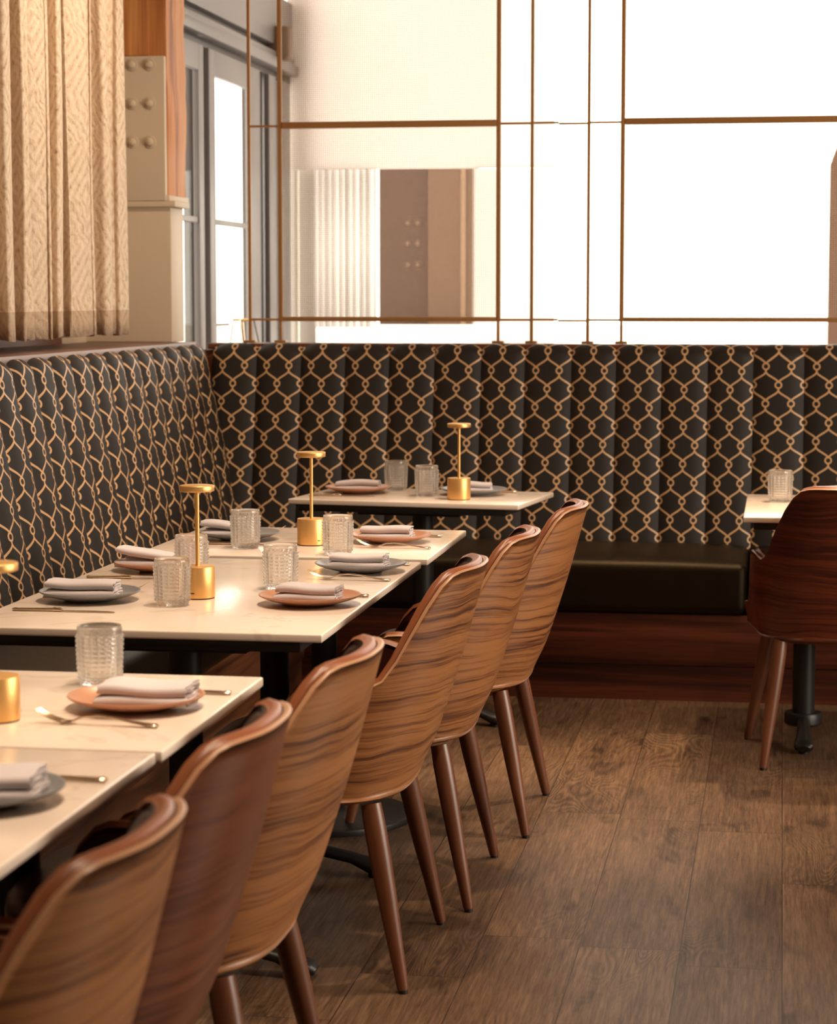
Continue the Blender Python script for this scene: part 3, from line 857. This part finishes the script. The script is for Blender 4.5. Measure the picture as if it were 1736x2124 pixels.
def make_chair(label, wood):
    t = thing('dining_chair', label, 'chair')
    me, nf = shell_mesh(0.0, 0.011, 0.0035)
    o = obj('shell', me, wood, t); me.materials.append(M['ply'])
    for p in me.polygons:
        if p.index >= nf: p.material_index = 1
    me, nf = shell_mesh(0.0130, 0.034, 0.0085, trim=0.0005)
    o = obj('inner_pad', me, M['leather'], t); me.materials.append(M['piping'])
    for p in me.polygons:
        if p.index >= nf: p.material_index = 1
    # seat cushion
    b = bmesh.new()
    out = []
    N_ = 40
    for i in range(N_):
        a = 2 * PI * i / N_
        c_, s_ = math.cos(a), math.sin(a); e = 2 / 3.4
        out.append((0.225 * math.copysign(abs(c_) ** e, c_), 0.02 + 0.195 * math.copysign(abs(s_) ** e, s_)))
    prof = [(0.88, 0.386), (0.97, 0.390), (1.0, 0.402), (1.0, 0.446), (0.985, 0.466), (0.93, 0.480), (0.75, 0.490), (0.4, 0.494)]
    rings = [[b.verts.new((x * s, -0.01 + (y + 0.01) * s, z)) for x, y in out] for s, z in prof]
    for A_, B_ in zip(rings, rings[1:]):
        for i in range(N_): b.faces.new((A_[i], A_[(i + 1) % N_], B_[(i + 1) % N_], B_[i]))
    b.faces.new(rings[0][::-1]); b.faces.new(rings[-1])
    obj('seat_cushion', tomesh(b, ang=60), M['leather'], t)
    b = bmesh.new()
    rings = [[b.verts.new((x * s, -0.02 + (y + 0.01) * s, z)) for x, y in out] for s, z in ((0.90, 0.385), (0.93, 0.376), (0.90, 0.366), (0.2, 0.364))]
    for A_, B_ in zip(rings, rings[1:]):
        for i in range(N_): b.faces.new((B_[i], B_[(i + 1) % N_], A_[(i + 1) % N_], A_[i]))
    b.faces.new(rings[0]); b.faces.new(rings[-1][::-1])
    obj('seat_base', tomesh(b, ang=60), wood, t)
    for sx in (-1, 1):
        for (tx, ty, fx, fy) in ((0.203, -0.160, 0.256, -0.235), (0.203, 0.150, 0.262, 0.235)):
            b = bmesh.new()
            T, F = Vector((sx * tx, ty, 0.374)), Vector((sx * fx, fy, 0.006))
            pts = [T.lerp(F, q) for q in (0, 0.12, 0.3, 0.5, 0.75, 0.985, 1.0)]
            tube(b, pts, [0.0210, 0.0228, 0.0222, 0.0200, 0.0158, 0.0122, 0.0108], 20)
            lg = obj('leg', tomesh(b, ang=40), M['leg'], t)
            b = bmesh.new(); lathe(b, [(0.0, 0.008), (0.0095, 0.008), (0.0095, 0.0), (0.0, 0.0)], 14, (F.x, F.y, 0))
            obj('glide', tomesh(b, ang=40), M['glide'], lg)
    return t
CG = 'walnut shell chairs along the left tables'
walnut0 = make_chair('walnut shell chair with two small knots, facing the near end of the four-seat table', M['shell'])
ROT = PI / 2       # chair front (+y) turned to -X
walnut0.location = (-0.970, 4.657, 0); walnut0.rotation_euler = (0, 0, ROT); walnut0['group'] = CG
dup(walnut0, (-0.925, 5.278, 0), ROT + 0.01, 'walnut shell chair facing the far end of the four-seat table, second from the far end', CG)
dup(walnut0, (-0.873, 6.010, 0), ROT, 'walnut shell chair at the far end of the left row, nearest the back banquette', CG)
dup(walnut0, (-0.985, 3.465, 0), ROT, 'walnut shell chair at the gap between the standalone table and the four-seat table', CG)
dup(walnut0, (-0.990, 2.255, 0), ROT, 'blurred walnut shell chair nearest the camera in the bottom left corner', CG)
red0 = make_chair('dark mahogany shell chair, second nearest the camera at lower left', M['shell_red'])
red0.location = (-1.005, 2.86, 0); red0.rotation_euler = (0, 0, ROT); red0['group'] = CG
dk0 = make_chair('dark red shell chair seen from behind at the right edge', M['shell_shaded'])
dk0.location = (0.195, 6.965, 0); dk0.rotation_euler = (0, 0, 0.10)

# ------------------------------------------------------------------ plates
def plate_mesh():
    b = bmesh.new()
    lathe(b, [(0.0, 0.0), (0.048, 0.0), (0.052, 0.0015), (0.060, 0.004), (0.085, 0.0105), (0.102, 0.0165), (0.1075, 0.0195), (0.109, 0.0212), (0.1085, 0.0228), (0.1065, 0.0230), (0.104, 0.0215), (0.098, 0.0165), (0.090, 0.0125), (0.078, 0.0095), (0.060, 0.0085), (0.0, 0.0085)][::-1], 72)
    m = tomesh(b, ang=60); return m
pm_r, pm_s = plate_mesh(), plate_mesh()
TZ = 0.750
plates = [
 ('P1', (-1.46, 4.66), 's', 'grey glazed plate at the near left corner of the four-seat table'),
 ('P2', (-1.455, 5.20), 'r', 'terracotta plate by the banquette at the far left of the four-seat table'),
 ('P3', (-1.43, 5.905), 's', 'grey glazed plate on the banquette side of the joined two-seat table'),
 ('P4', (-0.98, 4.67), 'r', 'terracotta plate at the near right corner of the four-seat table'),
 ('P5', (-0.98, 5.255), 's', 'grey glazed plate at the far right of the four-seat table'),
 ('P6', (-1.02, 5.905), 'r', 'terracotta plate on the chair side of the joined two-seat table'),
 ('P7', (-1.385, 7.385), 'r', 'terracotta plate on the left of the corner table'),
 ('P8', (-0.995, 7.37), 's', 'grey plate half hidden behind the gold lamp on the corner table'),
 ('P9', (-1.003, 3.436), 'r', 'terracotta plate on the standalone table in the left foreground'),
 ('P10', (-1.012, 2.752), 's', 'grey plate cut off at the left edge on the nearest table'),
 ('P11', (0.215, 7.40), 's', 'plate hidden behind the dark red chair at right'),
]
for (k_, (x, y), c, lab) in plates:
    o = obj('dinner_plate', pm_r if c == 'r' else pm_s, M['rust'] if c == 'r' else M['slate'], None, (x, y, TZ))
    tag(o, lab, 'plate', 'terracotta plates' if c == 'r' else 'grey plates')

# ------------------------------------------------------------------ napkins
def napkin_mesh(seed, length=0.145, w=0.062, lift=0.0):
    """napkin folded into two soft rolls stacked on each other; long axis x, folded edges to -y, raw layered end to +x"""
    bm = bmesh.new(); t = 0.0030
    def strip(path, dz, x0, x1, phase):
        n = len(path); off = []
        for i in range(n):
            p, q = path[max(i - 1, 0)], path[min(i + 1, n - 1)]
            dx, dz_ = q[0] - p[0], q[1] - p[1]; l = math.hypot(dx, dz_) or 1
            off.append((-dz_ / l, dx / l))
        S = 18; rows = []
        for s in range(S + 1):
            f = s / S; x = x0 + (x1 - x0) * f
            up = dz * (1 + 0.10 * math.sin(f * 5 + phase)) if dz else 0
            up += lift * (dz / 0.013) * (1 - f) ** 2
            fat = 1.0 - 0.22 * math.exp(-f * 12) + 0.05 * math.sin(f * 7 + phase)
            ring = []
            for side in (1, -1):
                for i in (range(n) if side == 1 else range(n - 1, -1, -1)):
                    y, z = path[i]
                    ring.append(bm.verts.new((x + 0.0015 * math.sin(i + phase) * (s in (0, S)), (y + off[i][0] * side * t / 2) * (1 - 0.05 * math.exp(-f * 8)) + 0.0012 * math.sin(f * 6 + phase), (z * fat + off[i][1] * side * t / 2) + up)))
            rows.append(ring)
        m = len(rows[0])
        for a, b_ in zip(rows, rows[1:]):
            for i in range(m):
                j = (i + 1) % m; bm.faces.new((a[i], b_[i], b_[j], a[j]))
        for ring, fl_ in ((rows[0], False), (rows[-1], True)):
            for i in range(n - 1):
                q = (ring[i], ring[i + 1], ring[m - 2 - i], ring[m - 1 - i])
                bm.faces.new(q if fl_ else q[::-1])
    def ufold(r, y0, y1, zc):
        pts = [(y1, zc - r)] + [(y0 + (y1 - y0) * (1 - k / 8), zc - r) for k in range(1, 9)]
        pts += [(y0 - r * 1.1 * math.sin(PI * k / 9), zc - r * math.cos(PI * k / 9)) for k in range(1, 9)]
        pts += [(y0 + (y1 - y0) * k / 8, zc + r + 0.0012 * math.sin(PI * k / 8)) for k in range(0, 9)]
        return pts
    h = w / 2; ex = length / 2
    for k, dz in enumerate((0.0, 0.0168)):
        sh = -0.003 + 0.004 * k
        ph = seed * 1.3 + k * 2
        strip(ufold(0.0066, -h + 0.0075 + sh, h + sh, 0.0068), dz, -ex + 0.004 * k, ex - 0.002 * k, ph)
        strip(ufold(0.0018, -h + 0.010 + sh, h - 0.002 + sh, 0.0068), dz, -ex + 0.006, ex + 0.002 - 0.003 * k, ph + 1)
    # the back fold joining the two rolls
    strip([(h + 0.001 + 0.004 * math.sin(PI * k / 8), 0.0130 + 0.0035 - 0.0035 * math.cos(PI * k / 8)) for k in range(9)], 0.0, -ex + 0.004, ex - 0.004, seed)
    bmesh.ops.recalc_face_normals(bm, faces=bm.faces)
    return tomesh(bm, ang=60)
nap = [
 ((-1.475, 4.655), 0.05, 0.155, 0.070, 0.005, 'folded mauve-grey napkin on the near left grey plate of the four-seat table'),
 ((-1.485, 5.195), -0.10, 0.145, 0.06, 0.016, 'folded napkin with a raised corner on the far left terracotta plate'),
 ((-1.465, 5.90), -0.03, 0.140, 0.06, 0.010, 'folded napkin behind a tumbler on the banquette side of the joined table'),
 ((-0.983, 4.67), -0.10, 0.138, 0.062, 0.0, 'folded mauve-grey napkin on the terracotta plate at the near right corner of the four-seat table'),
 ((-0.985, 5.255), -0.08, 0.138, 0.060, 0.0, 'folded mauve-grey napkin on the grey plate at the far right of the four-seat table'),
 ((-1.030, 5.90), -0.05, 0.140, 0.060, 0.002, 'folded mauve-grey napkin on the terracotta plate of the joined two-seat table'),
 ((-1.385, 7.385), 0.0, 0.150, 0.060, 0.0, 'folded napkin on the terracotta plate of the corner table'),
 ((-1.000, 7.37), 0.05, 0.130, 0.060, 0.0, 'folded napkin showing right of the gold lamp on the corner table'),
 ((-0.985, 3.436), 0.0, 0.150, 0.085, 0.0, 'folded mauve-grey napkin on the foreground terracotta plate'),
 ((-1.020, 2.752), 0.10, 0.170, 0.095, 0.0, 'large folded napkin cut off at the left edge on the nearest table'),
 ((0.190, 7.40), -0.05, 0.160, 0.065, 0.0, 'white-lit napkin peeking over the dark red chair at right'),
]
for i, ((x, y), r, ln, w, lift, lab) in enumerate(nap):
    o = obj('napkin', napkin_mesh(i + 1, ln, w, lift=lift), M['linen'], None, (x, y, TZ + 0.0095), r)
    tag(o, lab, 'napkin', 'folded napkins')

# ------------------------------------------------------------------ tumblers
def tumbler_mesh():
    NC, NR = 20, 10; ss, rs = 9, 8
    n = NC * ss; H = 0.100
    bm = bmesh.new(); rings = []
    def outer_r(z): return 0.0345 + 0.0035 * z / H
    zlist = [0.0, 0.001, 0.003, 0.006]
    z0, z1 = 0.009, 0.086
    zlist += [z0 + (z1 - z0) * k / (NR * rs) for k in range(NR * rs + 1)]
    zlist += [0.088, 0.092, 0.096, 0.0985, 0.100]
    b0 = [bm.verts.new((0, 0, 0.0))]
    for z in zlist:
        R = outer_r(z)
        if z < 0.004: R -= 0.003 * (1 - z / 0.004) ** 2
        if z > 0.0975: R -= 0.0012
        ring = []
        for i in range(n):
            a = 2 * PI * i / n; r = R
            if z0 < z < z1:
                u = (i / ss) % 1 - 0.5; v = ((z - z0) / (z1 - z0) * NR) % 1 - 0.5
                d = math.sqrt(u * u + v * v) / 0.46
                if d < 1: r += 0.0038 * math.sqrt(1 - d * d)
            ring.append(bm.verts.new((r * math.cos(a), r * math.sin(a), z)))
        rings.append(ring)
    for z, R in ((0.099, 0.0358), (0.094, 0.0348), (0.07, 0.0336), (0.04, 0.0322), (0.016, 0.0308), (0.0125, 0.0285), (0.011, 0.022)):
        rings.append([bm.verts.new((R * math.cos(2 * PI * i / n), R * math.sin(2 * PI * i / n), z)) for i in range(n)])
    for i in range(n): bm.faces.new((b0[0], rings[0][(i + 1) % n], rings[0][i]))
    for a, b_ in zip(rings, rings[1:]):
        for i in range(n):
            j = (i + 1) % n; bm.faces.new((a[i], a[j], b_[j], b_[i]))
    c_ = bm.verts.new((0, 0, 0.0108))
    for i in range(n): bm.faces.new((rings[-1][i], rings[-1][(i + 1) % n], c_))
    return tomesh(bm, ang=180)
tm = tumbler_mesh()
for (x, y), lab in (
 ((-1.263, 4.606), 'beaded glass tumbler in front of the gold lamp on the four-seat table'),
 ((-1.345, 5.075), 'beaded glass tumbler partly behind the nearer tumbler at left of the four-seat table'),
 ((-1.366, 5.700), 'beaded glass tumbler in front of the far grey plate on the joined table'),
 ((-1.096, 4.905), 'beaded glass tumbler between the two right-hand plates of the four-seat table'),
 ((-1.100, 5.590), 'beaded glass tumbler touching the gold lamp on the joined two-seat table'),
 ((-1.276, 7.50), 'beaded glass tumbler left of centre on the corner table'),
 ((-1.140, 7.30), 'beaded glass tumbler beside the gold lamp on the corner table'),
 ((-1.125, 3.640), 'large-looking beaded tumbler at the far edge of the foreground table'),
 ((0.002, 7.27), 'beaded glass tumbler on the table at the right edge')):
    tag(obj('tumbler', tm, M['glass'], None, (x, y, TZ + 0.0004), random.uniform(0, 1)), lab, 'glass', 'beaded tumblers')

# ------------------------------------------------------------------ table lamps
def make_lamp(label, loc, rz=0.0):
    t = thing('table_lamp', label, 'lamp', loc, rz, 'gold cordless table lamps')
    b = bmesh.new(); lathe(b, [(0.0, 0.0015), (0.0355, 0.0015), (0.0373, 0.003), (0.0375, 0.004), (0.0375, 0.0685), (0.037, 0.0695), (0.036, 0.070), (0.0, 0.070)], 64)
    obj('lamp_base', tomesh(b, ang=35), M['gold'], t)
    b = bmesh.new(); lathe(b, [(0.0, 0.0), (0.036, 0.0), (0.036, 0.0016), (0.0, 0.0016)], 48)
    obj('base_pad', tomesh(b, ang=35), M['slot'], t)
    b = bmesh.new(); lathe(b, [(0.0045, 0.069), (0.0045, 0.232)], 24)
    obj('stem', tomesh(b), M['gold'], t)
    b = bmesh.new(); lathe(b, [(0.0, 0.2315), (0.034, 0.2315), (0.0372, 0.2325), (0.0376, 0.234), (0.0376, 0.2435), (0.037, 0.2445), (0.036, 0.245), (0.0, 0.245)], 64)
    obj('lamp_head', tomesh(b, ang=35), M['gold'], t)
    b = bmesh.new(); box(b, -0.0040, 0.0040, -0.0378, -0.0365, 0.0125, 0.0155, 0.0012)
    obj('charging_slot', tomesh(b), M['slot'], t)
    return t
l1 = make_lamp('gold cordless table lamp on the four-seat table', (-1.241, 4.734, TZ), -0.05)
dup(l1, (-1.213, 5.805, TZ), 0.75, 'gold cordless table lamp on the joined two-seat table', 'gold cordless table lamps')
dup(l1, (-1.018, 7.19, TZ), 2.0, 'gold cordless table lamp on the corner table, farthest of the lamps', 'gold cordless table lamps')
dup(l1, (-1.187, 3.30, TZ), 2.0, 'blurred gold table lamp cut off at the left edge', 'gold cordless table lamps')

# ------------------------------------------------------------------ cutlery
def fork_mesh():
    b = bmesh.new()
    # x along length, handle end at +x
    pts, fl_ = [], []
    prof = [(0.097, 0.0035, 0.0060, 0.0026), (0.094, 0.0035, 0.0085, 0.0030), (0.080, 0.0045, 0.0085, 0.0024), (0.055, 0.0075, 0.0060, 0.0020), (0.025, 0.0125, 0.0036, 0.0018), (0.0, 0.0145, 0.0030, 0.0018), (-0.022, 0.0125, 0.0032, 0.0018), (-0.034, 0.0075, 0.0060, 0.0017), (-0.042, 0.0045, 0.0105, 0.0014), (-0.052, 0.0038, 0.0118, 0.0013), (-0.060, 0.0045, 0.0116, 0.0013)]
    tube(b, [(x, 0, z) for x, z, w, h in prof], None, 14, [(w, h) for x, z, w, h in prof])
    for k in range(4):
        y = -0.0096 + 0.0064 * k
        tube(b, [(-0.057, y, 0.0043), (-0.072, y, 0.0080), (-0.086, y * 0.98, 0.0140), (-0.098, y * 0.94, 0.0215)], None, 8, [(0.0020, 0.0012), (0.0017, 0.0011), (0.0015, 0.0010), (0.0007, 0.0006)])
    return tomesh(b, ang=70)
def knife_mesh():
    b = bmesh.new()
    prof = [(0.108, 0.0034, 0.0050, 0.0020), (0.105, 0.0036, 0.0082, 0.0032), (0.095, 0.0036, 0.0086, 0.0030), (0.070, 0.0038, 0.0066, 0.0032), (0.035, 0.0042, 0.0052, 0.0034), (0.022, 0.0044, 0.0050, 0.0036), (0.018, 0.0048, 0.0066, 0.0048), (0.012, 0.0046, 0.0052, 0.0040), (0.006, 0.0046, 0.0060, 0.0044), (0.0, 0.0036, 0.0055, 0.0020)]
    tube(b, [(x, 0, z) for x, z, w, h in prof], None, 14, [(w, h) for x, z, w, h in prof])
    # blade: thin, one straight and one curved edge
    pr = [(0.0, -0.006, 0.0055), (-0.03, -0.0078, 0.0060), (-0.07, -0.0085, 0.0062), (-0.095, -0.0070, 0.0062), (-0.108, -0.0020, 0.0060), (-0.113, 0.0045, 0.0056)]
    top = [[b.verts.new((x, y, z)) for (y, z) in ((ya, 0.0022), (ya, 0.0012), (yb, 0.0008), (yb, 0.0026))] for x, ya, yb in pr]
    for p, q in zip(top, top[1:]):
        for i in range(4): b.faces.new((p[i], p[(i + 1) % 4], q[(i + 1) % 4], q[i]))
    b.faces.new(top[0][::-1]); b.faces.new(top[-1])
    bmesh.ops.recalc_face_normals(b, faces=b.faces)
    return tomesh(b, ang=40)
fm, km = fork_mesh(), knife_mesh()
forks = [((-0.975, 5.085), 0.06 * -1, 'fork between the two right-hand plates of the four-seat table'),
 ((-0.985, 5.755), -0.06, 'fork in front of the terracotta plate on the joined two-seat table'),
 ((-1.020, 3.285), -0.08, 'blurred fork in front of the foreground terracotta plate'),
 ((-1.470, 4.810), PI, 'fork behind the near left grey plate, only its tines showing'),
 ((-1.465, 5.335), PI, 'fork behind the far left terracotta plate, tines showing'),
 ((-1.440, 6.065), PI, 'fork behind the grey plate of the joined table, tines showing')]
for (x, y), r, lab in forks:
    tag(obj('fork', fm, M['cutlery'], None, (x, y, TZ), r), lab, 'fork', 'champagne coloured forks')
knives = [((-0.985, 4.805), 0.0, 'knife behind the near right terracotta plate, handle end showing'),
 ((-0.990, 5.390), 0.0, 'knife behind the grey plate at right of the four-seat table, handle tip showing'),
 ((-1.010, 6.045), 0.0, 'knife behind the terracotta plate of the joined table, handle showing'),
 ((-0.990, 3.575), 0.0, 'knife behind the foreground terracotta plate, handle end showing'),
 ((-0.995, 2.895), 0.0, 'blurred knife behind the cut-off grey plate on the nearest table'),
 ((-1.462, 4.478), PI, 'knife lying in front of the near left grey plate'),
 ((-1.475, 5.030), PI, 'knife lying in front of the far left terracotta plate'),
 ((-1.385, 5.773), PI, 'knife in front of the grey plate on the joined table, beside a tumbler'),
 ((-1.415, 7.245), PI, 'knife in front of the terracotta plate on the corner table'),
 ((-0.970, 7.470), 0.0, 'knife handle right of the grey plate on the corner table')]
for (x, y), r, lab in knives:
    tag(obj('knife', km, M['cutlery'], None, (x, y, TZ), r), lab, 'knife', 'champagne coloured knives')

# ------------------------------------------------------------------ light
w = bpy.data.worlds.new('World'); sc.world = w; w.use_nodes = True
w.node_tree.nodes['Background'].inputs[0].default_value = (1.0, 0.91, 0.78, 1)
w.node_tree.nodes['Background'].inputs[1].default_value = 4.5

def lamp(kind, name, loc, target, energy, col, **k):
    d = bpy.data.lights.new(name, kind); d.energy = energy; d.color = col
    for a, v in k.items(): setattr(d, a, v)
    o = bpy.data.objects.new(name, d); link(o); o.location = loc
    o.rotation_euler = (Vector(target) - Vector(loc)).to_track_quat('-Z', 'Y').to_euler()
    return o
lamp('AREA', 'window_daylight', (3.9, 4.6, 1.9), (-1.0, 5.4, 0.6), 125, (1.0, 0.82, 0.62), shape='RECTANGLE', size=2.4, size_y=1.3)
for i, (x, y, e) in enumerate(((-1.05, 2.6, 30), (-1.0, 3.5, 38), (-1.15, 4.7, 42), (-1.15, 5.9, 36), (-1.1, 7.2, 30), (0.3, 7.1, 24), (-0.1, 6.4, 26))):
    lamp('SPOT', 'ceiling_spot_or_fill', (x + 0.5, y - 0.2, 3.3), (x, y, 0.7), e * 5, (1.0, 0.765, 0.545), spot_size=math.radians(62), spot_blend=0.8, shadow_soft_size=0.05)

lamp('SPOT', 'ceiling_spot_or_fill', (-1.3, 6.7, 3.3), (-2.35, 7.3, 1.9), 95, (1.0, 0.74, 0.50), spot_size=math.radians(75), spot_blend=0.9, shadow_soft_size=0.06)  # fill lamp added to brighten the curtain and pilaster
lamp('SPOT', 'ceiling_spot_or_fill', (0.5, 7.6, 3.3), (-0.15, 6.45, 0.0), 420, (1.0, 0.70, 0.42), spot_size=math.radians(34), spot_blend=0.7, shadow_soft_size=0.05)
lamp('SPOT', 'ceiling_spot_or_fill', (-0.3, 5.0, 3.3), (-0.92, 3.72, 0.75), 190, (1.0, 0.76, 0.52), spot_size=math.radians(22), spot_blend=1.0, shadow_soft_size=0.06)

# ------------------------------------------------------------------ camera
F, VX, VY, CX, CY = 4700.0, 1623.0, 615.0, 868.0, 1062.0
th = math.atan((CY - VY) / F); ps = math.atan((VX - CX) * math.cos(th) / F)
fw = Vector((-math.sin(ps) * math.cos(th), math.cos(ps) * math.cos(th), -math.sin(th)))
cam = bpy.data.cameras.new('camera'); co = bpy.data.objects.new('camera', cam); link(co)
co.location = (0, 0, 1.40); co.rotation_euler = fw.to_track_quat('-Z', 'Y').to_euler()
cam.sensor_fit = 'HORIZONTAL'; cam.sensor_width = 36.0; cam.lens = F / 1736 * 36.0
cam.clip_start = 0.05; cam.clip_end = 100
cam.dof.use_dof = True; cam.dof.focus_distance = 5.35; cam.dof.aperture_fstop = cam.lens / 12.0
sc.camera = co

sc.view_settings.view_transform = 'Standard'; sc.view_settings.look = 'None'
sc.view_settings.gamma = 1.0; sc.view_settings.use_curve_mapping = False
sc.view_settings.exposure = 0.0
try:
    sc.cycles.use_denoising = True; sc.cycles.denoiser = 'OPENIMAGEDENOISE'
    sc.cycles.max_bounces = 12; sc.cycles.transmission_bounces = 12; sc.cycles.transparent_max_bounces = 24
    sc.cycles.sample_clamp_indirect = 6.0
except Exception: pass
